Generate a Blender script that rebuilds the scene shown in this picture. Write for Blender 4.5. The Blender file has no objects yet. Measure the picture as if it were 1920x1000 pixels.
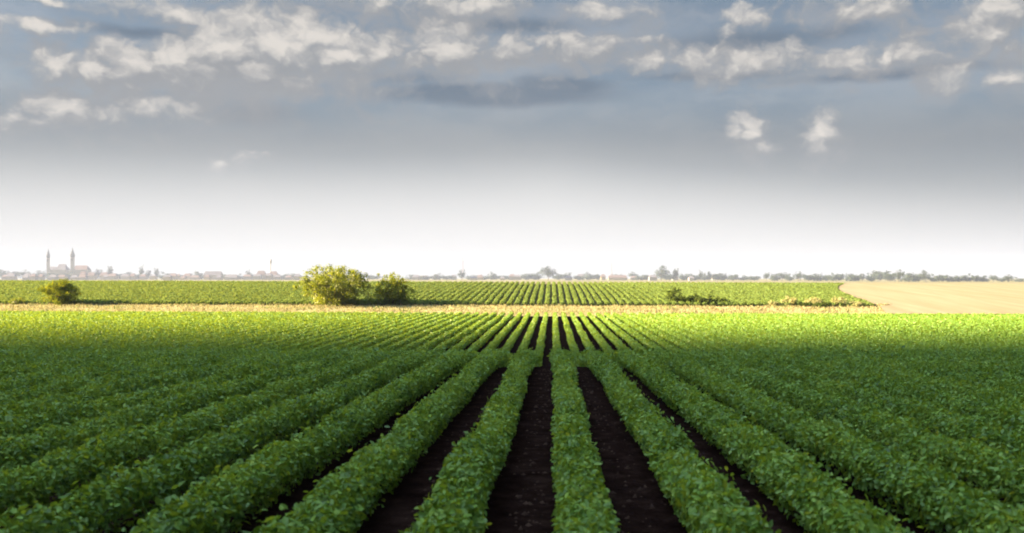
import bpy, bmesh, math, random
import numpy as np
from mathutils import noise as mnoise, Vector

random.seed(7)
rng = np.random.default_rng(7)
S = bpy.context.scene
C = S.collection
F, VX, VY = 1700.0, 1036.0, 520.0        # focal length and vanishing point of the level camera, in photo pixels
CAM_Z = 1.42
W = 0.70                                  # row spacing, metres
ROW_H = 0.36
SUN_EL = 19.0
EXPO = 3.28

# ------------------------------------------------------------------ helpers
def tag(o, label=None, cat=None, group=None, kind=None):
    if label: o['label'] = label
    if cat: o['category'] = cat
    if group: o['group'] = group
    if kind: o['kind'] = kind
    return o

def empty(name, loc=(0, 0, 0), rz=0.0):
    o = bpy.data.objects.new(name, None); C.objects.link(o)
    o.location = loc; o.rotation_euler = (0, 0, rz); o.empty_display_size = 0.3
    return o

def link(name, me, parent=None, mat=None):
    o = bpy.data.objects.new(name, me); C.objects.link(o)
    if parent: o.parent = parent
    if mat and not me.materials: me.materials.append(mat)
    return o

def mesh_np(name, V, faces_flat, loop_n, mat, rnd=None, smooth=False):
    """numpy arrays -> mesh; faces_flat are vertex indices, loop_n the corner count of every face"""
    me = bpy.data.meshes.new(name)
    V = np.ascontiguousarray(V, np.float32)
    me.vertices.add(len(V)); me.vertices.foreach_set('co', V.ravel())
    ff = np.ascontiguousarray(faces_flat, np.int32).ravel()
    nf = len(ff) // loop_n
    me.loops.add(len(ff)); me.loops.foreach_set('vertex_index', ff)
    me.polygons.add(nf)
    me.polygons.foreach_set('loop_start', np.arange(0, len(ff), loop_n, dtype=np.int32))
    if smooth: me.polygons.foreach_set('use_smooth', np.ones(nf, bool))
    me.update(calc_edges=True)
    if rnd is not None:
        a = me.attributes.new('rnd', 'FLOAT', 'POINT')
        a.data.foreach_set('value', np.ascontiguousarray(rnd, np.float32))
    if mat: me.materials.append(mat)
    return me

def norm(v):
    return v / np.maximum(np.linalg.norm(v, axis=-1, keepdims=True), 1e-9)

LEAF = {  # outline in (along, across, normal), faces; 'tri' meshes
    6: (np.array([[-.5, 0, 0], [-.22, -.30, .03], [.18, -.27, .03], [.55, 0, -.14], [.18, .27, .03], [-.22, .30, .03], [0, 0, -.05]]),
        np.array([[0, 1, 6], [1, 2, 6], [2, 3, 6], [3, 4, 6], [4, 5, 6], [5, 0, 6]])),
    4: (np.array([[-.5, 0, 0], [-.02, -.33, .03], [.55, 0, -.12], [-.02, .33, .03], [0, 0, -.06]]),
        np.array([[0, 1, 4], [1, 2, 4], [2, 3, 4], [3, 0, 4]])),
    2: (np.array([[-.5, 0, 0], [0, -.36, .0], [.5, 0, -.10], [0, .36, .0]]),
        np.array([[0, 1, 2], [0, 2, 3]])),
}

def leaves(P, Nrm, size, lod, rnd, narrow=1.0):
    """leaf-sized faces at points P with normals Nrm -> (verts, tris, rnd per vertex)"""
    n = len(P)
    nn = norm(Nrm)
    a = rng.normal(size=(n, 3)); a = norm(a - (a * nn).sum(1, keepdims=True) * nn)
    b = np.cross(nn, a)
    T, Fc = LEAF[lod]
    s = np.asarray(size).reshape(-1, 1, 1) * np.ones((n, 1, 1))
    V = P[:, None, :] + s * (T[None, :, 0:1] * a[:, None, :] + narrow * T[None, :, 1:2] * b[:, None, :] + T[None, :, 2:3] * nn[:, None, :])
    k = len(T)
    Fi = (np.arange(n) * k)[:, None, None] + Fc[None]
    return V.reshape(-1, 3), Fi.reshape(-1, 3), np.repeat(rnd, k)

class Bag:
    def __init__(self): self.V, self.F, self.R, self.n = [], [], [], 0
    def add(self, v, f, r):
        self.V.append(v); self.F.append(f + self.n); self.R.append(r); self.n += len(v)
    def mesh(self, name, mat, smooth=False):
        return mesh_np(name, np.concatenate(self.V), np.concatenate(self.F), 3, mat, np.concatenate(self.R), smooth)

def sm(a, b, x):
    t = np.clip((np.asarray(x, float) - a) / (b - a), 0, 1)
    return t * t * (3 - 2 * t)

def ground(X, Y):
    """terrain height: near brow falling away, hidden dip, flat bottom, far hill, plain"""
    X = np.asarray(X, float); Y = np.asarray(Y, float)
    z = -0.023 * np.minimum(Y, 18.0)
    z = z + (-1.386) * sm(16.5, 33.5, Y)
    z = z + 0.56 * sm(73.5, 85, Y)
    t = np.clip((Y - 84) / 42.0, 0, 1)
    z = z + 1.80 * (t * 1.35 - 0.35 * t ** 2) * (Y >= 84)
    z = z - 3.2 * sm(116, 260, Y) - 0.5 * sm(260, 900, Y)
    tilt = -0.0028 * np.clip(X, -85, 75) * sm(20, 60, Y) * (1 - sm(130, 300, Y))
    return z + tilt

def at(px, Y):
    return (px - VX) / F * Y

# ------------------------------------------------------------------ materials
def newmat(name):
    m = bpy.data.materials.new(name); m.use_nodes = True
    nt = m.node_tree; nt.nodes.clear()
    return m, nt

def N(nt, typ, **kw):
    n = nt.nodes.new(typ)
    for k, v in kw.items(): setattr(n, k, v)
    return n

def ramp(nt, fac, stops):
    r = N(nt, 'ShaderNodeValToRGB')
    el = r.color_ramp.elements
    while len(el) < len(stops): el.new(0.5)
    for e, (p, c) in zip(el, stops):
        e.position = p; e.color = (*c, 1)
    nt.links.new(fac, r.inputs[0])
    return r.outputs[0]

def foliage(name, stops, trans=0.45, tcol=(1.25, 1.15, 0.5), gloss=0.03, rough=0.45):
    m, nt = newmat(name); L = nt.links.new
    at_ = N(nt, 'ShaderNodeAttribute', attribute_name='rnd')
    col = ramp(nt, at_.outputs['Fac'], stops)
    d = N(nt, 'ShaderNodeBsdfDiffuse'); L(col, d.inputs['Color'])
    t = N(nt, 'ShaderNodeBsdfTranslucent')
    mul = N(nt, 'ShaderNodeMix', data_type='RGBA', blend_type='MULTIPLY'); mul.inputs[0].default_value = 1
    L(col, mul.inputs[6]); mul.inputs[7].default_value = (*tcol, 1)
    L(mul.outputs[2], t.inputs['Color'])
    mx = N(nt, 'ShaderNodeMixShader'); mx.inputs[0].default_value = trans
    L(d.outputs[0], mx.inputs[1]); L(t.outputs[0], mx.inputs[2])
    g = N(nt, 'ShaderNodeBsdfGlossy'); g.inputs['Roughness'].default_value = rough; g.inputs['Color'].default_value = (1, 1, 1, 1)
    m2 = N(nt, 'ShaderNodeMixShader'); m2.inputs[0].default_value = gloss
    L(mx.outputs[0], m2.inputs[1]); L(g.outputs[0], m2.inputs[2])
    out = N(nt, 'ShaderNodeOutputMaterial'); L(m2.outputs[0], out.inputs[0])
    return m

def earthy(name, c0, c1, scale=3.0, rough=0.95, bump=0.0, bscale=30.0, stretch=(1, 1, 1), c2=None):
    m, nt = newmat(name); L = nt.links.new
    tc = N(nt, 'ShaderNodeNewGeometry')
    mp = N(nt, 'ShaderNodeMapping'); mp.inputs['Scale'].default_value = stretch; L(tc.outputs['Position'], mp.inputs[0])
    nz = N(nt, 'ShaderNodeTexNoise'); nz.inputs['Scale'].default_value = scale; nz.inputs['Detail'].default_value = 6
    nz.inputs['Roughness'].default_value = 0.65
    L(mp.outputs[0], nz.inputs['Vector'])
    stops = [(0.3, c0), (0.7, c1)] if c2 is None else [(0.3, c0), (0.52, c1), (0.72, c2)]
    col = ramp(nt, nz.outputs['Fac'], stops)
    p = N(nt, 'ShaderNodeBsdfPrincipled'); p.inputs['Roughness'].default_value = rough
    p.inputs['Specular IOR Level'].default_value = 0.0
    L(col, p.inputs['Base Color'])
    if bump:
        b2 = N(nt, 'ShaderNodeTexNoise'); b2.inputs['Scale'].default_value = bscale; b2.inputs['Detail'].default_value = 8
        L(tc.outputs['Position'], b2.inputs['Vector'])
        bp = N(nt, 'ShaderNodeBump'); bp.inputs['Strength'].default_value = 0.9; bp.inputs['Distance'].default_value = bump
        L(b2.outputs['Fac'], bp.inputs['Height']); L(bp.outputs[0], p.inputs['Normal'])
    out = N(nt, 'ShaderNodeOutputMaterial'); L(p.outputs[0], out.inputs[0])
    return m

M_soy = foliage('soybean_leaf', [(0.0, (.030, .095, .015)), (0.3, (.105, .235, .034)), (0.7, (.195, .36, .050)), (1.0, (.33, .48, .085))],
                trans=0.38, tcol=(1.75, 1.15, .5), gloss=.022, rough=.5)
M_hillcrop = foliage('hill_crop_leaf', [(0.0, (.105, .165, .042)), (0.5, (.135, .215, .056)), (1.0, (.175, .26, .072))], trans=0.38, tcol=(1.25, 1.05, .7), gloss=0.0)
M_darkbush = foliage('dark_bush_leaf', [(0.0, (.07, .11, .015)), (0.5, (.14, .20, .024)), (1.0, (.25, .30, .04))], trans=0.35, tcol=(1.4, 1.1, .4), gloss=0.0)
M_bush = foliage('bush_leaf', [(0.0, (.075, .11, .011)), (0.5, (.16, .205, .017)), (1.0, (.28, .31, .03))], trans=0.40, tcol=(1.15, 1.1, .4), gloss=0.02)
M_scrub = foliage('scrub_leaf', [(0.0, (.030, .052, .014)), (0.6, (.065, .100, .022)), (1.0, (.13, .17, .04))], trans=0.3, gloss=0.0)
M_straw = foliage('dry_grass_blade', [(0.0, (.19, .18, .085)), (0.4, (.29, .275, .135)), (0.8, (.34, .33, .18)), (1.0, (.13, .21, .06))], trans=0.3, tcol=(1, 1, .9), gloss=0.0)
M_pale = foliage('pale_shrub_leaf', [(0.0, (.19, .22, .07)), (0.5, (.34, .345, .15)), (1.0, (.46, .44, .24))], trans=0.35, tcol=(1, 1, .9), gloss=0.0)
M_fartree = foliage('far_tree_leaf', [(0.0, (.030, .050, .036)), (1.0, (.07, .10, .065))], trans=0.2, tcol=(1, 1, .8), gloss=0.0)
M_bark = earthy('bark', (.05, .04, .03), (.12, .095, .07), 6)
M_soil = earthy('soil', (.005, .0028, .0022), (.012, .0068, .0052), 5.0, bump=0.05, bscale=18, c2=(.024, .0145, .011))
M_clod = earthy('soil_clod', (.016, .010, .008), (.055, .036, .027), 9.0)
M_litter = earthy('plant_litter', (.10, .08, .05), (.22, .17, .10), 3.0)
M_verge = earthy('dry_verge', (.21, .18, .09), (.28, .265, .14), 0.9, c2=(.17, .22, .08))
M_hillsoil = earthy('hill_soil', (.035, .04, .02), (.07, .07, .03), 2.0)
M_plain = earthy('far_plain', (.08, .11, .045), (.17, .16, .085), 0.012, stretch=(.6, 2.2, 1), c2=(.13, .16, .06))
M_stub = earthy('stubble', (.19, .166, .106), (.222, .198, .132), 0.55, stretch=(1.6, .06, 1), c2=(.255, .23, .16))
M_wall = earthy('plaster_white', (.30, .29, .28), (.38, .37, .355), .3)
M_wally = earthy('plaster_yellow', (.40, .36, .24), (.46, .41, .28), .3)
M_roof = earthy('roof_tile_red', (.12, .098, .10), (.16, .132, .13), .5)
M_roofb = earthy('roof_slate', (.10, .105, .13), (.16, .165, .19), .5)
M_stone = earthy('church_stone', (.34, .33, .31), (.44, .43, .40), .4)
M_copper = earthy('spire_metal', (.06, .065, .065), (.11, .115, .11), .5)
M_mast = earthy('painted_steel', (.32, .20, .20), (.42, .28, .28), 1.0)
M_tank = earthy('tank_concrete', (.50, .52, .54), (.60, .62, .64), 1.0)
M_cloud = earthy('cloud_vapour', (.78, .78, .79), (.86, .86, .86), .02)

# ------------------------------------------------------------------ ground
def build_ground():
    ys = np.concatenate([np.arange(-40, 0, 2.0), np.arange(0, 20, .25), np.arange(20, 130, .8), np.geomspace(130, 2850, 70)])
    xp = np.concatenate([np.arange(0, 12, .35), np.geomspace(12, 2550, 70)])
    xs = np.concatenate([-xp[::-1], xp[1:]])
    XX, YY = np.meshgrid(xs, ys)
    ZZ = ground(XX, YY)
    k = W
    ph = np.cos((XX / k - .27) * 2 * np.pi)                  # slight ridge under each row
    ZZ = ZZ + .02 * ph * (np.abs(XX) < 12) * (YY < 20)
    V = np.stack([XX, YY, ZZ], -1).reshape(-1, 3)
    nx, ny = len(xs), len(ys)
    i = np.arange(ny - 1)[:, None] * nx + np.arange(nx - 1)[None]
    Fq = np.stack([i, i + 1, i + nx + 1, i + nx], -1).reshape(-1, 4)
    me = mesh_np('ground', V, Fq, 4, None, smooth=True)
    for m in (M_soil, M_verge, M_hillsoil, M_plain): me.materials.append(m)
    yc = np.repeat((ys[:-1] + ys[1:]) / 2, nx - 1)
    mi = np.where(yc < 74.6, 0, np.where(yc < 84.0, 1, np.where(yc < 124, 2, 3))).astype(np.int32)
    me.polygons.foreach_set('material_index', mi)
    tag(link('ground', me), kind='structure')
build_ground()

def edge_x(Y):                                               # border between green hill crop and stubble
    t = (np.asarray(Y, float) - 84) / 36
    return 30.2 + np.where(t < 0, 10.0, 2.2) * t + 6.0 * np.clip(t, 0, 2) ** 2.2

def build_stubble():
    ys = np.concatenate([np.arange(76.0, 128, .8), np.geomspace(128, 190, 10)])
    us = np.concatenate([np.linspace(0, 1, 60), np.linspace(1.1, 6, 20)])
    YY = np.repeat(ys[:, None], len(us), 1)
    XX = edge_x(YY) + us[None] * 60
    ZZ = ground(XX, YY) + .18
    ZZ = ZZ + .015 * np.sin(XX * 2.1 - YY * .6)
    V = np.stack([XX, YY, ZZ], -1).reshape(-1, 3)
    nx, ny = len(us), len(ys)
    i = np.arange(ny - 1)[:, None] * nx + np.arange(nx - 1)[None]
    Fq = np.stack([i, i + 1, i + nx + 1, i + nx], -1).reshape(-1, 4)
    tag(link('stubble_field', mesh_np('stubble_field', V, Fq, 4, M_stub, smooth=True)), kind='structure')
build_stubble()

# ------------------------------------------------------------------ soybean rows
def wob(y, seed, freq):
    """smooth 1-D noise along a row"""
    r = np.random.default_rng(seed); t = r.uniform(-1, 1, 4096)
    q = y * freq + 500; i = np.floor(q).astype(int); f = q - i; f = f * f * (3 - 2 * f)
    return t[i % 4096] * (1 - f) + t[(i + 1) % 4096] * f

def row_points(X0, y0, y1, per_m, seed, hw=.150, H=ROW_H, rough=1.0):
    n = int((y1 - y0) * per_m)
    y = rng.uniform(y0, y1, n)
    t = rng.uniform(-1, 1, n)                                # cross-section: flank, dome, flank
    ang = np.clip(t / .68, -1, 1) * np.pi / 2
    low = np.clip((np.abs(t) - .68) / .32, 0, 1)
    sx = np.sin(ang); cz = np.cos(ang)
    bump = 1 + rough * (.11 * wob(y, seed, 4.2) + .07 * wob(y, seed + 1, 1.3) + .06 * wob(y, seed + 6, 9.0))
    bumpz = 1 + rough * (.10 * wob(y, seed + 2, 4.4) + .08 * wob(y, seed + 3, 9.0) + .05 * wob(y, seed + 5, .7))
    bump = bump * (1 + .48 * sm(13.0, 18.0, y) * (1 - sm(20, 30, y)))   # lusher plants on the brow
    inset = 1 - .55 * rng.uniform(0, 1, n) ** 1.7
    x = hw * np.sign(sx) * np.abs(sx) ** .75 * bump * inset * (1 - .45 * low)
    z = np.where(low > 0, H * .56 * (1 - .88 * low) * bumpz, H * (.56 + .44 * cz) * (.35 + .65 * inset) * bumpz)
    up = np.where(y < 20, .6, 0.0)                          # near plants hold their leaves flatter
    out = np.stack([sx * (1 + low) * (1 - .35 * up), rng.normal(0, .15, n), cz * .9 + .35 - .2 * low + .35 * up], 1)
    spr = rng.uniform(0, 1, n) < .05                         # a few young shoots stand proud
    z = z + spr * rng.uniform(.02, .09, n) * (cz > .3)
    x = X0 + x + .030 * wob(y, seed + 4, .5) + rng.normal(0, .012, n)
    P = np.stack([x, y, ground(x, y) + z], 1)
    keep = rng.uniform(0, 1, n) > .62 * low                  # bare stems low down
    return P[keep], norm(out)[keep], (cz * (1 - low))[keep]

def add_row(bag, X0, y0, y1, per_m, size, lod, seed, jit=.72, **kw):
    P, nn, top = row_points(X0, y0, y1, per_m, seed, **kw)
    n = len(P)
    if n == 0: return
    nn = norm(nn + rng.normal(0, jit, (n, 3)))
    patch = .5 + .5 * wob(P[:, 1], seed + 9, 1.6)
    rnd = np.clip(rng.beta(2.0, 2.6, n) * .80 + .20 * patch, 0, 1)
    if y0 > 30: rnd = .48 + .45 * (rnd - .45)              # single leaves average out far away
    v, f, r = leaves(P, nn, size * rng.uniform(.65, 1.25, n), lod, rnd, narrow=.82)
    bag.add(v, f, r)

def soy_row(bag, k):
    X0 = (k + .27) * W - (.03 if k < 0 else 0)               # the central furrow is a little wider
    seed = 4000 + k * 17
    lim = lambda y: max(y, abs(X0) / .70 - 2.0)
    for (a, b, d, s, lod) in ((2.2, 7, 2300, .045, 6), (7, 12, 1900, .048, 4), (12, 20, 1500, .052, 2), (20, 32.5, 90, .15, 2), (32.5, 46, 420, .105, 2), (46, 74.5, 260, .13, 2)):
        a = lim(a)
        if a < b: add_row(bag, X0, a, b, d, s, lod, seed, **(dict(hw=.142, H=.32, rough=.6) if a > 30 else {}))

ORD = ['', 'first', 'second', 'third', 'fourth', 'fifth', 'sixth', 'seventh', 'eighth', 'ninth', 'tenth', 'eleventh', 'twelfth', 'thirteenth', 'fourteenth']
for k in range(-14, 14):
    b = Bag(); soy_row(b, k)
    o = link('soybean_row', b.mesh('soybean_row', M_soy))
    if k == 0: lab = 'leafy soybean row directly right of the central bare furrow, running almost straight away'
    elif k == -1: lab = 'leafy soybean row directly left of the central bare furrow, leaning left towards us'
    elif k > 0: lab = f'{ORD[k + 1]} leafy soybean row to the right of the central bare furrow'
    else: lab = f'{ORD[-k]} leafy soybean row to the left of the central bare furrow'
    tag(o, lab, 'crop row', 'soybean rows of the near field')

b = Bag()
for k in list(range(-80, -14)) + list(range(14, 76)):
    soy_row(b, k)
tag(link('soybean_foliage', b.mesh('soybean_foliage', M_soy)), 'closed soybean canopy at both sides of the field where rows merge', 'crop', kind='stuff')

# clods and litter lying in the furrows
def lumps(name, n, smin, smax, mat, flat):
    T = np.array([[1, 0, 0], [-1, 0, 0], [0, 1, 0], [0, -1, 0], [0, 0, 1], [0, 0, -.4]], float)
    Fo = np.array([[0, 2, 4], [2, 1, 4], [1, 3, 4], [3, 0, 4], [2, 0, 5], [1, 2, 5], [3, 1, 5], [0, 3, 5]])
    y = 3 + 16 * rng.uniform(0, 1, n) ** 1.2
    x = (rng.integers(-9, 7, n) + .77) * W + rng.normal(0, .10, n)
    s = rng.uniform(smin, smax, n) ** 1.0
    P = np.stack([x, y, ground(x, y) - .016], 1)
    sc = s[:, None] * np.stack([rng.uniform(.6, 1.3, n), rng.uniform(.6, 1.3, n), rng.uniform(.4, .9, n) * flat], 1)
    a = rng.uniform(0, 6.28, n)
    Vl = T[None] * (1 + rng.normal(0, .22, (n, 6, 3))) * sc[:, None, :]
    ca, sa = np.cos(a)[:, None], np.sin(a)[:, None]
    Vr = np.stack([Vl[..., 0] * ca - Vl[..., 1] * sa, Vl[..., 0] * sa + Vl[..., 1] * ca, Vl[..., 2]], -1) + P[:, None]
    Fi = (np.arange(n) * 6)[:, None, None] + Fo[None]
    return mesh_np(name, Vr.reshape(-1, 3), Fi.reshape(-1, 3), 3, mat, smooth=False)
tag(link('soil_clods', lumps('soil_clods', 14000, .008, .045, M_clod, 1.0)), 'crumbly dark soil clods lying in the furrows between the rows', 'soil', kind='stuff')
tag(link('plant_litter', lumps('plant_litter', 420, .008, .028, M_litter, .25)), 'scattered pale dry plant litter on the dark furrow soil', 'litter', kind='stuff')

# ------------------------------------------------------------------ hill crop
def hill_bag(bag, ks, clip=True, y1=123.0, local=False):
    for k in ks:
        X0 = 0.0 if local else (k + .27) * W
        y0 = 84.0
        P, nn, top = row_points(X0, y0, y1, 115, 5000 + k * 13, hw=.20, H=.34)
        if clip:
            keep = P[:, 0] < edge_x(P[:, 1]) - .2
            P, nn = P[keep], nn[keep]
        n = len(P)
        if n == 0: continue
        nn = norm(nn + rng.normal(0, .5, (n, 3)))
        v, f, r = leaves(P, nn, .17 * rng.uniform(.7, 1.3, n), 2, rng.uniform(0, 1, n))
        bag.add(v, f, r)
protos = []
for q in range(5):
    b = Bag(); hill_bag(b, [900 + q], clip=False, local=True)
    protos.append(b.mesh('hill_crop_row', M_hillcrop))
for k in range(-22, 32):
    o = link('hill_crop_row', protos[(k * 7) % 5])
    x = (k + .27) * W
    o.location = (x, 0, -0.0028 * x)
    tag(o, 'thin green crop row running up the far hill', 'crop row', 'crop rows on the far hill')
b = Bag()
hill_bag(b, list(range(-120, -22)) + list(range(32, 58)))
tag(link('hill_crop', b.mesh('hill_crop', M_hillcrop)), 'green crop covering the left and right of the far hill', 'crop', kind='stuff')

# ------------------------------------------------------------------ dry grass verge
def grass():
    n = 42000
    y = rng.uniform(74.8, 84.3, n)
    x = rng.uniform(-62, 60, n)
    clump = np.array([mnoise.noise(Vector((a * .35, c * .6, 3.1))) for a, c in zip(x, y)])
    keep = (rng.uniform(0, 1, n) < .75 + clump * .8) & ~((y > 75.9) & (x > edge_x(y) + rng.normal(0, .5, n)))
    x, y, clump = x[keep], y[keep], clump[keep]
    n = len(x)
    h = rng.uniform(.08, .24, n) * (1 + .5 * clump)
    w = rng.uniform(.03, .06, n)
    a = rng.uniform(0, 3.14, n)
    z = ground(x, y)
    dx, dy = np.cos(a) * w, np.sin(a) * w
    lx, ly = rng.normal(0, .10, n), rng.normal(0, .10, n)
    A = np.stack([x - dx, y - dy, z], 1); B = np.stack([x + dx, y + dy, z], 1)
    T = np.stack([x + lx, y + ly, z + h], 1)
    V = np.stack([A, B, T], 1).reshape(-1, 3)
    Fi = np.arange(3 * n).reshape(-1, 3)
    rnd = np.clip(rng.uniform(0, .85, n) + np.where(clump > .28, .3, 0), 0, 1)
    tag(link('dry_grass', mesh_np('dry_grass', V, Fi, 3, M_straw, np.repeat(rnd, 3))), 'straw coloured dry grass on the strip between field and hill', 'grass', kind='stuff')
grass()

# ------------------------------------------------------------------ trees and shrubs
def tube(pts, radii, sides=6):
    pts = np.asarray(pts, float); k = len(pts)
    d = norm(np.gradient(pts, axis=0))
    up = np.where(np.abs(d[:, 2:3]) > .9, np.array([[1., 0, 0]]), np.array([[0, 0, 1.]]))
    a = norm(np.cross(d, up)); b = np.cross(d, a)
    th = np.arange(sides) / sides * 2 * np.pi
    V = pts[:, None] + np.asarray(radii)[:, None, None] * (np.cos(th)[None, :, None] * a[:, None] + np.sin(th)[None, :, None] * b[:, None])
    Fi = []
    for i in range(k - 1):
        for j in range(sides):
            j2 = (j + 1) % sides
            p, q, r_, s = i * sides + j, i * sides + j2, (i + 1) * sides + j2, (i + 1) * sides + j
            Fi += [[p, q, r_], [p, r_, s]]
    return V.reshape(-1, 3), np.array(Fi), np.zeros(len(V) * sides)

def woody(seed, h, w, nlimb, nsub, nleaf, lsize, clump, stem_r, bare=.0, up=.6, single=False, shape=1.0, lod=2):
    """(trunk mesh bag, crown bag) of a tree or shrub with its base at the origin"""
    r = np.random.default_rng(seed)
    tb, cb = Bag(), Bag()
    ctr = []
    z0 = bare * h
    if single:
        tb.add(*tube([(0, 0, -.1 * h * .3), (r.normal(0, .01) * h, 0, z0), (r.normal(0, .02) * h, 0, h * .8)], [stem_r * 1.25, stem_r, stem_r * .35]))
    for i in range(nlimb):
        az = 2 * np.pi * (i + r.uniform(-.3, .3)) / nlimb * 2.618
        rad = (r.uniform(.15, 1.0) ** .6) * w / 2
        # top of this limb inside a dome-shaped crown
        zt = z0 + (h - z0) * (up + (1 - up) * r.uniform(0, 1)) * np.sqrt(max(.04, 1 - (rad / (w / 2) * .92) ** 2)) ** shape
        tip = np.array([rad * np.cos(az), rad * np.sin(az), max(zt, z0 + .12 * h)])
        base = np.array([0, 0, z0 * r.uniform(.8, 1.2) + (r.uniform(.1, .5) * h if single else 0) * .5]) + (0 if single else 1) * np.array([r.normal(0, .05) * w, r.normal(0, .05) * w, -.02])
        mid = base * .5 + tip * .5 + np.array([tip[0] * .12, tip[1] * .12, -.04 * h])
        tb.add(*tube([base, mid, tip], [stem_r * .6, stem_r * .38, stem_r * .12], 5))
        for j in range(nsub):
            t = r.uniform(.30, 1.0)
            p = (1 - t) ** 2 * base + 2 * t * (1 - t) * mid + t * t * tip
            q = p + r.normal(0, 1, 3) * np.array([.13 * w, .13 * w, .08 * h])
            q[2] = max(q[2], z0 + .04 * h)
            if j % 3 == 0: tb.add(*tube([p, (p + q) / 2 + r.normal(0, .01, 3) * h, q], [stem_r * .25, stem_r * .16, stem_r * .06], 4))
            ctr.append(q)
        ctr.append(tip)
    ctr = np.array(ctr)
    cs = r.uniform(.6, 1.3, len(ctr))
    idx = r.choice(len(ctr), nleaf, p=cs / cs.sum())
    off = norm(r.normal(size=(nleaf, 3))) * (r.uniform(0, 1, (nleaf, 1)) ** .5) * clump * cs[idx][:, None]
    off[:, 2] *= .8
    P = ctr[idx] + off
    P[:, 2] = np.maximum(P[:, 2], .03 * h + bare * h * .6)
    nn = norm(norm(off) + np.array([0, 0, .5]) + r.normal(0, .5, (nleaf, 3)))
    tone = r.uniform(0, 1, len(ctr))
    rnd = np.clip(.45 * tone[idx] + .55 * r.uniform(0, 1, nleaf), 0, 1)
    cb.add(*leaves(P, nn, lsize * r.uniform(.6, 1.3, nleaf), lod, rnd))
    return tb, cb

def plant(name, loc, label, cat, mat, group=None, **kw):
    e = empty(name, loc)
    tb, cb = woody(**kw)
    link('trunk', tb.mesh('trunk', M_bark, True), e)
    link('crown', cb.mesh('crown', mat), e)
    tag(e, label, cat, group)
    return e

def gp(px, Y, dz=-.04):
    x = at(px, Y); return (x, Y, float(ground(x, Y)) + dz)

plant('large_bush', gp(628, 84.5), 'large round yellow-green bush, the biggest one, standing on the dry grass strip', 'bush', M_bush,
      seed=11, h=4.0, w=6.0, nlimb=30, nsub=10, nleaf=20000, lsize=.15, clump=.50, stem_r=.07, up=.80, shape=.75)
plant('medium_bush', gp(735, 84.8), 'mid sized dark bush in the shade just right of the largest bush', 'bush', M_darkbush,
      seed=23, h=3.2, w=3.1, nlimb=18, nsub=8, nleaf=6000, lsize=.15, clump=.40, stem_r=.055, up=.66, shape=.8)
plant('small_bush', gp(112, 84), 'compact dark green bush beneath the church, on the dry grass strip', 'bush', M_darkbush,
      seed=31, h=2.35, w=3.0, nlimb=18, nsub=9, nleaf=8000, lsize=.13, clump=.34, stem_r=.045, up=.75, shape=.7)
plant('tiny_bush', gp(33, 84), 'tiny low shrub at the far left end of the grass strip', 'shrub', M_bush,
      seed=37, h=.75, w=1.5, nlimb=9, nsub=5, nleaf=1200, lsize=.11, clump=.18, stem_r=.02, up=.6)
for (px, Y, h, w, sd, lab) in (
        (1268, 86.5, 1.75, 2.0, 41, 'tallest sprawling dark scrub bush at the foot of the hill, left end of its clump'),
        (1296, 86.0, 1.15, 2.0, 42, 'low olive scrub bush in the middle of the dark clump below the hill'),
        (1322, 85.2, 1.15, 1.8, 43, 'dense blackish scrub bush near the right of the dark clump below the hill'),
        (1350, 86.2, .80, 1.3, 44, 'small thin scrub bush at the right end of the dark clump below the hill'),
        (1395, 85.5, .45, 1.6, 45, 'flat dark green weed patch between the scrub clump and pale shrubs'),
        (1422, 85.5, .45, 1.3, 46, 'flat weedy tuft beside the first pale straw coloured shrub')):
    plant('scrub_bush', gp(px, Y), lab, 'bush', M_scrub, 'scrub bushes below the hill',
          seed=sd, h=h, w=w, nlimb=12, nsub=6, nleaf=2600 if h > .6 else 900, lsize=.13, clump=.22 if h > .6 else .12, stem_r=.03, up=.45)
for (px, Y, h, w, sd, mat, lab) in (
        (1450, 84.2, .55, 1.3, 51, M_pale, 'small pale straw shrub at the left end of the pale shrubs'),
        (1482, 84.6, .95, 1.5, 52, M_pale, 'rounded pale cream shrub left of the dark gap among pale shrubs'),
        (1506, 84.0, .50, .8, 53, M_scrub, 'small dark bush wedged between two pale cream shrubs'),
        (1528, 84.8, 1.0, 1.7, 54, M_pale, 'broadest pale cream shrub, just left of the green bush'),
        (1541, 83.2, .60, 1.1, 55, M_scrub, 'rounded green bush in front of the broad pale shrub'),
        (1572, 84.8, .90, 1.5, 56, M_pale, 'pale cream shrub right of the green bush'),
        (1603, 84.4, .55, 1.6, 57, M_pale, 'low pale shrub next to the corner of the stubble field'),
        (1655, 84.0, .30, 1.4, 58, M_straw, 'low reddish straw tuft at the bottom corner of the stubble field')):
    plant('verge_shrub', gp(px, Y), lab, 'shrub', mat, 'shrubs at the edge of the stubble field',
          seed=sd, h=h, w=w, nlimb=11, nsub=6, nleaf=1400, lsize=.12, clump=.20, stem_r=.025, up=.6)

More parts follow.
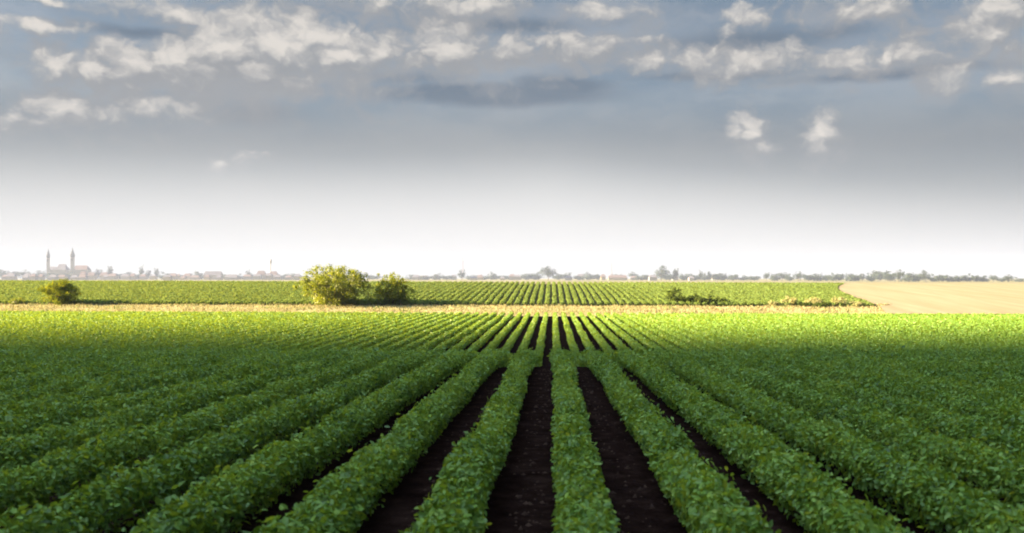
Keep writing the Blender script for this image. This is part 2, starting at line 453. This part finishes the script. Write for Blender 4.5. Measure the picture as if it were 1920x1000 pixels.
# skyline trees: a few crown models, copied and scaled
def tree_proto(seed, h, w, bare, nl, up, shape):
    tb, cb = woody(seed=seed, h=h, w=w, nlimb=12, nsub=7, nleaf=nl, lsize=.95, clump=.13 * w + .35, stem_r=.28, bare=bare, up=up, single=True, shape=shape)
    return tb.mesh('trunk', M_bark, True), cb.mesh('crown', M_fartree)
TP = {'round': [tree_proto(101 + i, 12, 12, .12, 900, .72, .7) for i in range(3)],
      'low': [tree_proto(121 + i, 7, 12, .0, 1100, .45, .6) for i in range(4)],
      'tall': [tree_proto(141 + i, 16, 7, .08, 800, .45, .9) for i in range(3)]}
TH = {'round': (12, 12), 'low': (7, 12), 'tall': (16, 7)}
cnt = 0
def sky_tree(px, top, wpx, Y, kind, label, group):
    global cnt
    cnt += 1
    Y = Y * 1.15 if Y > 1000 else Y * 1.2
    x = at(px, Y); z = float(ground(x, Y)) - .1
    h = (VY - top) / F * Y + CAM_Z - z
    wd = wpx / F * Y
    tm, cm = TP[kind][cnt % len(TP[kind])]
    e = empty('deciduous_tree', (x, Y, z), cnt * 2.4)
    e.scale = (wd / TH[kind][1], wd / TH[kind][1], h / TH[kind][0] * .97)
    link('trunk', tm, e); link('crown', cm, e)
    tag(e, label, 'tree', group)
G_T = 'hazy trees along the horizon'
LBL = 'small hazy grey-green tree in the low belt along the horizon'
named = [
    (185, 496, 11, 1500, 'tall', 'hazy conical tree, left one of the pair right of the church'),
    (206, 493, 11, 1500, 'tall', 'hazy dark pointed tree, right one of the pair right of the church'),
    (265, 491, 9, 1450, 'tall', 'tallest narrow hazy tree of the group of three right of the church'),
    (278, 499, 9, 1450, 'tall', 'pale hazy tree in the middle of the group of three narrow trees'),
    (293, 498, 10, 1450, 'tall', 'hazy tree at the right of the group of three narrow trees'),
    (466, 502, 9, 1500, 'tall', 'hazy small tree standing up left of the water tower'),
    (865, 505, 15, 1200, 'round', 'hazy upright tree beneath the thin mast left of the centre'),
    (1028, 495, 29, 1150, 'round', 'big round hazy tree, largest in the middle of the horizon'),
    (1187, 508, 18, 1250, 'round', 'hazy rounded tree right of the pinkish mast'),
    (1240, 497, 27, 1100, 'round', 'broad dark flat topped hazy tree beside a smaller rounded one'),
    (1267, 499, 12, 1100, 'round', 'small dark rounded tree right of the broad flat topped tree'),
    (1314, 502, 7, 1100, 'tall', 'thin poplar-like tree, left of two slim ones on the horizon'),
    (1330, 502, 7, 1100, 'tall', 'thin poplar-like tree, right of two slim ones on the horizon'),
    (1437, 508, 12, 900, 'round', 'lone greyish round tree left of the pale stubble field'),
    (1497, 507, 18, 850, 'round', 'dark pointed tree above the right part of the green hill'),
    (1617, 507, 10, 800, 'tall', 'narrow green tree just above the left corner of the stubble field'),
    (1650, 506, 44, 950, 'low', 'wide bluish grey tree mass above the stubble field'),
    (1685, 503, 22, 700, 'round', 'tall dense green tree, highest one above the stubble field'),
    (1735, 506, 20, 700, 'round', 'round green tree right of the highest tree above the stubble field'),
    (1863, 513, 15, 700, 'round', 'small dark tree, left of two near the right end of the horizon'),
    (1891, 513, 19, 700, 'round', 'small dark tree, right of two near the right end of the horizon'),
]
for (px, top, w_, Y, kd, lab) in named: sky_tree(px, top, w_, Y, kd, lab, G_T)
anon = [(6, 505, 22, 1400), (24, 505, 24, 1400), (47, 504, 16, 1400), (78, 506, 18, 1450), (62, 513, 20, 1400), (104, 511, 22, 1400), (130, 511, 22, 1400),
        (225, 512, 22, 1500), (240, 510, 16, 1500), (252, 512, 22, 1500), (310, 511, 24, 1500), (340, 514, 20, 1500), (372, 509, 18, 1450), (428, 513, 18, 1500),
        (446, 514, 20, 1500), (478, 512, 18, 1500), (530, 515, 16, 1450), (545, 511, 14, 1400), (562, 516, 20, 1400), (700, 515, 24, 1400), (776, 515, 22, 1400),
        (800, 516, 20, 1350), (820, 513, 15, 1350), (838, 516, 22, 1350), (884, 516, 18, 1350), (905, 516, 20, 1350), (925, 511, 15, 1350), (945, 516, 22, 1350), (968, 516, 20, 1350),
        (990, 511, 18, 1250), (1006, 511, 18, 1250), (1048, 513, 18, 1250), (1064, 511, 13, 1250), (1084, 516, 16, 1250), (1104, 511, 16, 1250), (1120, 513, 14, 1250),
        (1160, 514, 20, 1300), (1205, 514, 22, 1200), (1222, 516, 20, 1200), (1255, 513, 24, 1150), (1284, 513, 22, 1150), (1303, 514, 22, 1150), (1322, 513, 22, 1150),
        (1345, 512, 16, 1100), (1356, 512, 14, 1100), (1374, 513, 20, 1100), (1394, 517, 20, 1100), (1414, 517, 20, 1000), (1452, 513, 16, 950), (1467, 508, 16, 950),
        (1480, 514, 14, 900), (1516, 514, 20, 900), (1533, 513, 18, 900), (1548, 514, 16, 900), (1562, 513, 16, 880), (1575, 512, 14, 880), (1594, 513, 18, 850),
        (1606, 513, 14, 850), (1633, 515, 16, 800), (1668, 512, 18, 800), (1704, 512, 20, 750), (1717, 511, 18, 750), (1752, 515, 18, 750), (1768, 514, 18, 750),
        (1785, 518, 16, 750), (1800, 515, 16, 750), (1814, 514, 16, 750), (1829, 515, 14, 750), (1843, 517, 16, 750), (1877, 519, 14, 750), (1910, 521, 16, 750), (610, 516, 24, 1400), (655, 516, 24, 1400)]
for (px, top, w_, Y) in anon: sky_tree(px, top, w_ * 1.3, Y, 'low' if top > 508 else 'round', LBL, G_T)

# ------------------------------------------------------------------ town
def bm_obj(name, bm, mat, parent):
    me = bpy.data.meshes.new(name); bm.normal_update(); bm.to_mesh(me); bm.free()
    return link(name, me, parent, mat)

def box(bm, x0, x1, y0, y1, z0, z1):
    v = [bm.verts.new(p) for p in ((x0, y0, z0), (x1, y0, z0), (x1, y1, z0), (x0, y1, z0), (x0, y0, z1), (x1, y0, z1), (x1, y1, z1), (x0, y1, z1))]
    for f in ((0, 3, 2, 1), (4, 5, 6, 7), (0, 1, 5, 4), (1, 2, 6, 5), (2, 3, 7, 6), (3, 0, 4, 7)): bm.faces.new([v[i] for i in f])

def gable(bm, x0, x1, y0, y1, z0, z1, ov=.4):
    x0 -= ov; x1 += ov; y0 -= ov; y1 += ov; ym = (y0 + y1) / 2; hip = (y1 - y0) * .25
    v = [bm.verts.new(p) for p in ((x0, y0, z0), (x1, y0, z0), (x1, y1, z0), (x0, y1, z0), (x0 + hip, ym, z1), (x1 - hip, ym, z1))]
    for f in ((0, 3, 2, 1), (0, 1, 5, 4), (2, 3, 4, 5), (1, 2, 5), (3, 0, 4)): bm.faces.new([v[i] for i in f])

def lathe(bm, prof, sides=8, cx=0, cy=0):
    rings = []
    for r_, z in prof:
        rings.append([bm.verts.new((cx + r_ * math.cos(2 * math.pi * (i + .5) / sides), cy + r_ * math.sin(2 * math.pi * (i + .5) / sides), z)) for i in range(sides)])
    for a, b_ in zip(rings, rings[1:]):
        for i in range(sides):
            j = (i + 1) % sides
            bm.faces.new((a[i], a[j], b_[j], b_[i]))
    bm.faces.new(rings[0][::-1]); bm.faces.new(rings[-1])

def house(px, wpx, eave, ridge, Y, wall, roof, label):
    Y *= 1.15
    x = at(px, Y); z = float(ground(x, Y)) - .2
    w_ = wpx / F * Y / 2
    ze = (VY - eave) / F * Y + CAM_Z - z; zr = (VY - ridge) / F * Y + CAM_Z - z
    e = empty('house', (x, Y, z), 0)
    bm = bmesh.new(); box(bm, -w_, w_, -4.5, 4.5, 0, ze); bm_obj('wall', bm, wall, e)
    bm = bmesh.new(); gable(bm, -w_, w_, -4.5, 4.5, ze + .003, zr); r = bm_obj('roof', bm, roof, e)
    bm = bmesh.new(); box(bm, w_ * .35, w_ * .35 + .8, -.4, .4, zr - .9, zr + .7); bm_obj('chimney', bm, M_roof, r)
    tag(e, label, 'house', 'houses of the distant town')
HL = 'small hazy pale house with reddish roof among the horizon trees'
for h_ in [
    (157, 12, 516, 509, 1350, M_wally, M_roof, 'yellowish hazy house with pink roof just right of the church nave'),
    (172, 14, 517, 511, 1350, M_wall, M_roof, HL), (196, 15, 517, 511, 1380, M_wall, M_roof, HL), (214, 13, 518, 513, 1380, M_wall, M_roof, HL),
    (20, 16, 518, 512, 1330, M_wall, M_roofb, HL.replace('reddish', 'grey')), (52, 14, 518, 513, 1330, M_wall, M_roofb, HL.replace('reddish', 'grey')),
    (325, 14, 518, 513, 1380, M_wall, M_roof, HL), (352, 14, 518, 513, 1380, M_wall, M_roof, HL), (344, 9, 521, 518, 1300, M_wally, M_roof, 'tiny yellow hazy house left of the long grey roofed building'),
    (400, 34, 516, 509, 1400, M_wall, M_roofb, 'long hazy building with blue-grey roof left of the water tower'),
    (436, 12, 520, 516, 1380, M_wall, M_roof, HL), (490, 16, 515, 508, 1400, M_wall, M_roof, 'hazy house with pink roof left beneath the water tower'),
    (513, 15, 515, 509, 1400, M_wall, M_roof, 'hazy house with pink roof right beneath the water tower'),
    (780, 14, 520, 516, 1300, M_wall, M_roofb, HL.replace('reddish', 'grey')),
    (888, 14, 522, 518, 1200, M_wally, M_roofb, 'pale yellow low hazy house right of the upright tree'),
    (942, 9, 522, 519, 1200, M_wally, M_roofb, 'tiny pale yellow hazy house left of the big round tree'),
    (1066, 13, 521, 517, 1150, M_wall, M_roofb, 'white hazy house right of the big round tree'),
    (1158, 36, 521, 516, 1200, M_wally, M_roof, 'long low hazy house with orange-red roof beneath the pinkish mast'),
    (1224, 15, 520, 516, 1050, M_wall, M_roofb, 'white hazy house beneath the broad flat topped tree'),
    (1296, 10, 522, 518, 1050, M_wall, M_roofb, 'white hazy house left of the two slim poplar-like trees')]:
    house(*h_)
hr = np.random.default_rng(77)
for px in list(range(8, 560, 19)) + [795, 812, 850, 905, 960, 975, 1090, 1128, 1190, 1210, 1262, 1340]:
    px += float(hr.uniform(-6, 6)); e_ = float(hr.uniform(517, 521)); rf = bool(hr.uniform() < .35)
    house(px, float(hr.uniform(9, 17)), e_, e_ - float(hr.uniform(3, 5)), float(hr.uniform(1180, 1420)), M_wally if hr.uniform() < .3 else M_wall,
          M_roof if rf else M_roofb, HL if rf else HL.replace('reddish', 'grey'))

def church():
    Y = 1720; x = at(112, Y); z = float(ground(x, Y)) - .2; m = Y / F
    zz = lambda py: (VY - py) * m + CAM_Z - z
    X = lambda px: (px - 112) * m
    e = empty('church', (x, Y, z))
    bm = bmesh.new(); box(bm, X(92.8), X(128), -8, 8, 0, zz(506)); box(bm, X(139), X(168), -7, 7, 0, zz(506)); box(bm, X(128) + .003, X(139) - .003, -6, 6, 0, zz(508)); bm_obj('nave', bm, M_stone, e)
    bm = bmesh.new(); gable(bm, X(93.3), X(107), -6, 6, zz(506) + .003, zz(500)); gable(bm, X(107.5), X(127), -8, 8, zz(506) + .003, zz(495.5)); bm_obj('roof', bm, M_roofb, e)
    bm = bmesh.new(); gable(bm, X(139), X(167), -7, 7, zz(506) + .003, zz(498)); bm_obj('roof', bm, M_roof, e)
    for px, w_, top, tip in ((90.5, 2.1, 484, 466), (136, 2.6, 483, 464)):
        bm = bmesh.new(); cx = (px - VX) / F * (Y - 12) - x; hw = w_ * m; box(bm, cx - hw, cx + hw, -12 - hw, -12 + hw, 0, zz(top)); t = bm_obj('tower', bm, M_stone, e)
        bm = bmesh.new(); s0 = zz(top); H = zz(tip) - s0; hw *= 1.12
        lathe(bm, [(hw * 1.1, s0 + .003), (hw * 1.45, s0 + H * .16), (hw * 1.3, s0 + H * .32), (hw * .75, s0 + H * .48), (hw * .7, s0 + H * .58), (hw * .3, s0 + H * .74), (.25, s0 + H)], 8, cx, -12)
        bm_obj('spire', bm, M_copper, t)
        bm = bmesh.new()
        box(bm, cx - .9, cx + .9, -12 - hw - .12, -12 - hw + .5, zz(top) - 7, zz(top) - 2.6); bm_obj('belfry_window', bm, M_copper, t)
    tag(e, 'hazy church with two slender spired towers on the left horizon', 'church')
church()

def water_tower():
    Y = 1700; px = 507; x = at(px, Y); z = float(ground(x, Y)) - .2; m = Y / F
    zz = lambda py: (VY - py) * m + CAM_Z - z
    e = empty('water_tower', (x, Y, z))
    bm = bmesh.new(); lathe(bm, [(1.5, 0), (1.1, zz(505)), (1.0, zz(494.5))], 12); bm_obj('shaft', bm, M_tank, e)
    a, b_ = zz(495.5), zz(486)
    bm = bmesh.new(); lathe(bm, [(1.1, a), (2.7, a + (b_ - a) * .3), (3.0, a + (b_ - a) * .62), (2.2, a + (b_ - a) * .88), (.4, b_)], 12); bm_obj('tank', bm, M_tank, e)
    tag(e, 'faint grey water tower with bulbous tank on a thin shaft', 'water tower')
water_tower()

def mast(px, top, Y, label):
    x = at(px, Y); z = float(ground(x, Y)) - .2; m = Y / F
    H = (VY - top) * m + CAM_Z - z
    e = empty('lattice_mast', (x, Y, z))
    bm = bmesh.new()
    r0, r1 = .9, .28
    n = 12
    for sx, sy in ((1, 1), (1, -1), (-1, 1), (-1, -1)):
        V, Fi, _ = tube([(sx * r0, sy * r0, 0), (sx * (r0 + r1) / 2, sy * (r0 + r1) / 2, H / 2), (sx * r1, sy * r1, H)], [.14, .12, .1], 4)
        vs = [bm.verts.new(p) for p in V]
        for f in Fi: bm.faces.new([vs[i] for i in f])
    for i in range(n):
        z0, z1 = H * i / n, H * (i + 1) / n
        ra, rb = r0 + (r1 - r0) * i / n, r0 + (r1 - r0) * (i + 1) / n
        for (a, c) in (((-1, -1), (1, -1)), ((1, -1), (1, 1)), ((1, 1), (-1, 1)), ((-1, 1), (-1, -1))):
            V, Fi, _ = tube([(a[0] * ra, a[1] * ra, z0), ((a[0] * ra + c[0] * rb) / 2, (a[1] * ra + c[1] * rb) / 2, (z0 + z1) / 2), (c[0] * rb, c[1] * rb, z1)], [.08, .08, .08], 4)
            vs = [bm.verts.new(p) for p in V]
            for f in Fi: bm.faces.new([vs[k] for k in f])
    bm_obj('lattice', bm, M_mast, e)
    bm = bmesh.new(); lathe(bm, [(.45, H * .9), (.5, H * .9 + 1), (.5, H * .9 + 2.4), (.45, H * .9 + 2.6)], 8); bm_obj('antenna', bm, M_tank, e)
    tag(e, label, 'mast', 'masts on the horizon')
mast(868, 485, 1600, 'very faint thin mast above the upright hazy tree')
mast(1147, 489, 1600, 'faint pinkish lattice mast above the orange-red roofed house')

# ------------------------------------------------------------------ the cloud whose shadow lies over the near field
def cloud():
    hc = 560.0
    cx = -hc / math.tan(math.radians(SUN_EL))
    bm = bmesh.new(); bmesh.ops.create_icosphere(bm, subdivisions=6, radius=1)
    for v in bm.verts:
        p = v.co.copy()
        q = Vector([math.copysign(abs(c) ** .45, c) for c in p])
        n1 = mnoise.fractal(p * 5 + Vector((3, 1, 7)), .9, 2.1, 5)
        f = 1 + .05 * n1
        x, y, z = q.x * 250 * f, q.y * 150 * (1 + .012 * n1), q.z * 34 * (1 + .5 * n1 if q.z > 0 else .4)
        v.co = (cx + x, -150 + 49.0 + y, hc + z)
    me = bpy.data.meshes.new('cloud'); bm.to_mesh(me); bm.free()
    me.polygons.foreach_set('use_smooth', [True] * len(me.polygons))
    tag(link('cloud', me, None, M_cloud), kind='structure')
cloud()

# ------------------------------------------------------------------ haze
def haze():
    bm = bmesh.new(); box(bm, -2600, 2600, -300, 2900, -8, 62)
    me = bpy.data.meshes.new('haze'); bm.normal_update(); bm.to_mesh(me); bm.free()
    m, nt = newmat('haze_air')
    v = N(nt, 'ShaderNodeVolumePrincipled')
    v.inputs['Color'].default_value = (.28, .36, .55, 1)
    v.inputs['Density'].default_value = 0.00026
    v.inputs['Anisotropy'].default_value = 0.0
    out = N(nt, 'ShaderNodeOutputMaterial'); nt.links.new(v.outputs[0], out.inputs['Volume'])
    tag(link('haze', me, None, m), kind='stuff')
haze()

# ------------------------------------------------------------------ world: sky with clouds
def world():
    w = bpy.data.worlds.new('World'); S.world = w; w.use_nodes = True
    nt = w.node_tree; nt.nodes.clear(); L = nt.links.new
    BG = 0.1
    K = 1.0 / (BG * 2 ** EXPO)                                # display-linear value -> colour fed to the Background
    def M(op, a, b=None, c=None, clamp=False):
        n = N(nt, 'ShaderNodeMath', operation=op, use_clamp=clamp)
        for i, v in enumerate((a, b, c)):
            if v is None: continue
            if isinstance(v, (int, float)): n.inputs[i].default_value = v
            else: L(v, n.inputs[i])
        return n.outputs[0]
    def VM(op, a, b=None, c=None):
        n = N(nt, 'ShaderNodeVectorMath', operation=op)
        for i, v in enumerate((a, b, c)):
            if v is None: continue
            if isinstance(v, tuple): n.inputs[i].default_value = v
            else: L(v, n.inputs[i])
        return n.outputs['Value'] if op in ('LENGTH',) else n.outputs['Vector']
    def SS(x, a, b):
        n = N(nt, 'ShaderNodeMapRange', interpolation_type='SMOOTHSTEP')
        L(x, n.inputs[0]); n.inputs[1].default_value = a; n.inputs[2].default_value = b
        return n.outputs[0]
    def mixc(f, a, b):
        n = N(nt, 'ShaderNodeMix', data_type='RGBA')
        if isinstance(f, (int, float)): n.inputs[0].default_value = f
        else: L(f, n.inputs[0])
        for i, v in ((6, a), (7, b)):
            if isinstance(v, tuple): n.inputs[i].default_value = (v[0] * K, v[1] * K, v[2] * K, 1)
            else: L(v, n.inputs[i])
        return n.outputs[2]
    tc = N(nt, 'ShaderNodeTexCoord')
    sep = N(nt, 'ShaderNodeSeparateXYZ'); L(tc.outputs['Generated'], sep.inputs[0])
    az = M('ARCTAN2', sep.outputs[0], sep.outputs[1]); el = M('ARCSINE', sep.outputs[2])
    cb = N(nt, 'ShaderNodeCombineXYZ'); L(az, cb.inputs[0]); L(el, cb.inputs[1]); P = cb.outputs[0]
    def pol(px, py):
        a = math.atan((px - VX) / F); return a, math.atan((VY - py) / F * math.cos(a))
    def noise(vec, scale, detail, rough=.55, dim='2D', out='Fac'):
        n = N(nt, 'ShaderNodeTexNoise', noise_dimensions=dim)
        n.inputs['Scale'].default_value = scale; n.inputs['Detail'].default_value = detail; n.inputs['Roughness'].default_value = rough
        L(vec, n.inputs['Vector']); return n.outputs[out]
    # warp so that cloud outlines billow
    wc = noise(VM('MULTIPLY', P, (1, 1.5, 1)), 16, 4, .6, out='Color')
    warp = VM('MULTIPLY_ADD', wc, (.05, .032, 0), (-.025, -.016, 0))
    Pw = VM('ADD', P, warp)
    def field(vec, blobs):
        acc = None
        for (px, py, rx, ry, amp) in blobs:
            a, e = pol(px, py); ra, re = 1.2 * rx / F * math.cos(a) ** 2, 1.25 * ry / F * math.cos(a)
            d = VM('LENGTH', VM('MULTIPLY_ADD', vec, (1 / ra, 1 / re, 0), (-a / ra, -e / re, 0)))
            f = M('MULTIPLY_ADD', d, -amp, amp)
            acc = f if acc is None else M('MAXIMUM', acc, f)
        return acc
    cumulus = [(520, 88, 150, 58, 1.00), (425, 90, 100, 50, 1.00), (700, 95, 80, 34, 0.60), (480, 130, 200, 40, 0.55), (300, 140, 160, 34, 0.50), (200, 215, 90, 30, 0.42), (345, 112, 80, 40, 0.80), (250, 110, 60, 38, 0.80), (110, 122, 62, 30, 0.75), (185, 130, 70, 28, 0.60), (640, 105, 60, 48, 0.90), (590, 70, 90, 34, 1.00),
               (832, 92, 80, 48, 0.85), (960, 88, 60, 28, 0.40), (1095, 88, 75, 30, 0.44), (1000, 74, 24, 14, 0.48), (1190, 72, 36, 14, 0.36), (1225, 120, 62, 22, 0.44), (1400, 118, 125, 26, 0.48), (1330, 112, 60, 18, 0.40),
               (1612, 108, 55, 26, 0.48), (1665, 102, 20, 22, 0.56), (1725, 103, 55, 28, 0.50), (1850, 68, 70, 36, 0.52), (1880, 15, 65, 34, 0.64), (1900, 145, 48, 24, 0.60), (1800, 150, 44, 18, 0.40),
               (1635, 18, 85, 28, 0.48), (1145, 25, 50, 17, 0.56), (890, 14, 80, 26, 0.56), (740, 10, 60, 22, 0.48), (330, 26, 100, 18, 0.50), (80, 48, 70, 12, 0.50), (92, 4, 36, 12, 0.70), (1398, 40, 30, 15, .42), (1364, 60, 18, 9, .40),
               (120, 205, 62, 36, 0.51), (22, 215, 48, 30, 0.47), (300, 212, 72, 30, 0.58), (1408, 245, 32, 46, 0.64), (1378, 248, 14, 14, 0.40), (1428, 270, 22, 18, 0.48), (1535, 262, 34, 34, 0.60), (403, 305, 16, 13, 0.36), (460, 302, 28, 9, 0.26)]
    dark = [(900, 178, 290, 22, 1.15), (1060, 162, 110, 24, 1.0), (480, 212, 150, 30, .55), (1340, 142, 190, 10, .8), (1680, 137, 240, 13, .8), (1420, 75, 200, 28, .8), (260, 60, 150, 16, .8),
            (960, 48, 140, 16, .8), (760, 150, 140, 18, .6), (1560, 60, 120, 20, .6)]
    veil = [(400, 150, 360, 75, 1.3), (620, 150, 300, 40, .9), (180, 195, 230, 60, .9), (860, 118, 230, 46, .8), (1090, 112, 200, 40, .8), (700, 26, 420, 40, .8), (1740, 100, 280, 52, .8), (1390, 112, 260, 34, .8), (60, 110, 150, 50, .6), (1640, 22, 200, 40, .7),
            (560, 157, 200, 14, .9), (260, 165, 220, 40, .7), (450, 150, 200, 40, .6), (560, 15, 300, 26, .8), (1800, 60, 220, 70, .6), (200, 230, 220, 40, .5), (1000, 110, 260, 40, .5), (120, 85, 200, 20, .4)]
    soft = noise(VM('MULTIPLY', Pw, (1, 3.2, 1)), 7, 5, .55)
    def billow(vec):
        v = N(nt, 'ShaderNodeTexVoronoi', voronoi_dimensions='2D', feature='SMOOTH_F1')
        v.inputs['Scale'].default_value = 24; v.inputs['Detail'].default_value = 3; v.inputs['Roughness'].default_value = .55
        v.inputs['Smoothness'].default_value = .35
        L(VM('MULTIPLY', vec, (1, 1.35, 1)), v.inputs['Vector'])
        return M('ADD', M('MULTIPLY_ADD', v.outputs['Distance'], -.85, .66), M('MULTIPLY', noise(vec, 34, 6, .62), .55))
    fine = billow(Pw)
    fine_s = billow(VM('ADD', Pw, (-.0040, .0062, 0)))             # the same billows a step towards the sun: their difference is their relief
    Fc = field(Pw, cumulus)
    Fs = field(VM('ADD', Pw, (-.006, .013, 0)), cumulus)
    fz = M('SUBTRACT', fine, .20)
    relief = M('MULTIPLY', M('SUBTRACT', fine, fine_s), .55)
    body = SS(M('ADD', Fc, M('MULTIPLY', fz, .7)), -.32, .50)
    # sunlit puffs: where the cloud thins towards the sun, carried by the billows
    lit = SS(M('ADD', M('ADD', M('MULTIPLY', Fc, .75), M('MULTIPLY', M('SUBTRACT', Fc, Fs), .9)), M('ADD', M('MULTIPLY', fz, .60), relief)), -.08, 1.22)
    bfac = M('MULTIPLY', body, .85)
    lfac = M('MULTIPLY', lit, body)
    # sky behind: clear Nishita sky under a sheet of grey stratus, haze brightening to the horizon
    sky = N(nt, 'ShaderNodeTexSky', sky_type='NISHITA'); sky.sun_disc = False
    sky.sun_elevation = math.radians(SUN_EL); sky.sun_rotation = math.radians(-90)
    sky.air_density = 1.0; sky.dust_density = 2.0
    strat = mixc(SS(soft, .34, .66), (.118, .16, .21), (.22, .24, .268))
    base = mixc(.95, sky.outputs[0], strat)
    dk = SS(M('ADD', field(VM('MULTIPLY_ADD', warp, (.6, .35, 0), P), dark), M('MULTIPLY_ADD', soft, .7, -.35)), 0, .7)
    base = mixc(M('MULTIPLY', dk, .8), base, (.125, .175, .24))
    vl = SS(M('ADD', field(Pw, veil), M('ADD', M('MULTIPLY_ADD', fine, .8, -.16), M('MULTIPLY_ADD', soft, .8, -.4))), 0, .95)
    base = mixc(M('MULTIPLY', vl, .85), base, (.35, .36, .378))
    withc = mixc(bfac, base, (.315, .33, .35))
    withc = mixc(lfac, withc, (.74, .70, .65))
    # low down the sheet of stratus is even
    base_low = SS(el, .205, .135)
    even = mixc(M('MULTIPLY', base_low, .75), base, (.225, .248, .275))
    withc = mixc(bfac, even, (.315, .33, .35))
    withc = mixc(lfac, withc, (.74, .70, .65))
    # low haze: white at the horizon, thinning upward, a little higher on the left
    elh = M('ADD', el, M('ADD', M('MULTIPLY', M('MINIMUM', M('MAXIMUM', az, 0.0), .6), .10), M('MULTIPLY', M('MAXIMUM', M('MINIMUM', az, 0.0), -.6), -.03)))
    hz = N(nt, 'ShaderNodeValToRGB'); hz.color_ramp.interpolation = 'B_SPLINE'
    eld = M('MULTIPLY', elh, 1 / .232, clamp=True); L(eld, hz.inputs[0])
    stops = [(0, 1.0), (.19, .98), (.32, .86), (.455, .58), (.59, .20), (.775, .02), (1, 0)]
    els = hz.color_ramp.elements
    while len(els) < len(stops): els.new(.5)
    for e_, (p, v) in zip(els, stops): e_.position = p; e_.color = (v, v, v, 1)
    fin = mixc(hz.outputs[0], withc, (.87, .862, .85))
    # added fill from unseen sky: raised on the sun side (left), cut behind and right
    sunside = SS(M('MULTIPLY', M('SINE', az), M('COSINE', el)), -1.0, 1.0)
    off_view = M('MULTIPLY', SS(M('ABSOLUTE', az), .75, 1.3), 1.0)
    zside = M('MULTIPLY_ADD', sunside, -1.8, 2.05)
    gain = M('ADD', M('MULTIPLY', M('SUBTRACT', 1.0, off_view), 1.0), M('MULTIPLY', off_view, M('MULTIPLY', M('MULTIPLY_ADD', sunside, -1.25, 1.35), M('MULTIPLY_ADD', SS(M('ABSOLUTE', az), 1.6, 2.4), -.62, 1.0))))
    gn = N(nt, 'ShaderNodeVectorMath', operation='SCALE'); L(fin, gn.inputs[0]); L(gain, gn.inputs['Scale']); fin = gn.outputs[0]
    zen_fill = M('MULTIPLY_ADD', M('MULTIPLY', SS(el, .70, 1.30), zside), 13.0, 1.0)  # overhead sky boosted, out of view, as added fill for the shaded field
    gz = N(nt, 'ShaderNodeVectorMath', operation='SCALE'); L(fin, gz.inputs[0]); L(zen_fill, gz.inputs['Scale']); fin = gz.outputs[0]
    # below the horizon: plain dull ground tone
    fin = mixc(SS(el, -.03, -.005), (.35, .36, .32), fin)
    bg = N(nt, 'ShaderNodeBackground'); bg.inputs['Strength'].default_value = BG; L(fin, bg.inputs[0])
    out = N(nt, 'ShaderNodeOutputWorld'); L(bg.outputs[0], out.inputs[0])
    w.cycles.sampling_method = 'MANUAL'; w.cycles.sample_map_resolution = 512
world()

# ------------------------------------------------------------------ sun and camera
sl = bpy.data.lights.new('sun', 'SUN'); sl.energy = 5.0; sl.angle = math.radians(1.0); sl.color = (1.0, .72, .44)
so = bpy.data.objects.new('sun', sl); C.objects.link(so)
so.rotation_euler = Vector((math.cos(math.radians(SUN_EL)), 0, -math.sin(math.radians(SUN_EL)))).to_track_quat('-Z', 'Y').to_euler()
so.location = (-30, 0, 30)

cd = bpy.data.cameras.new('camera'); co = bpy.data.objects.new('camera', cd); C.objects.link(co)
co.location = (0, 0, CAM_Z); co.rotation_euler = (math.pi / 2, 0, 0)
cd.sensor_width = 36; cd.lens = F / 1920 * 36
cd.shift_x = -(VX - 960) / 1920; cd.shift_y = (VY - 500) / 1920
cd.clip_start = .05; cd.clip_end = 6000
cd.dof.use_dof = True; cd.dof.focus_distance = 14; cd.dof.aperture_fstop = 2.4
S.camera = co

S.view_settings.view_transform = 'Standard'; S.view_settings.look = 'None'
S.view_settings.exposure = EXPO; S.view_settings.gamma = 1
S.render.engine = 'CYCLES'
S.cycles.max_bounces = 6; S.cycles.diffuse_bounces = 3; S.cycles.transmission_bounces = 3; S.cycles.volume_bounces = 1
S.cycles.filter_width = 1.9
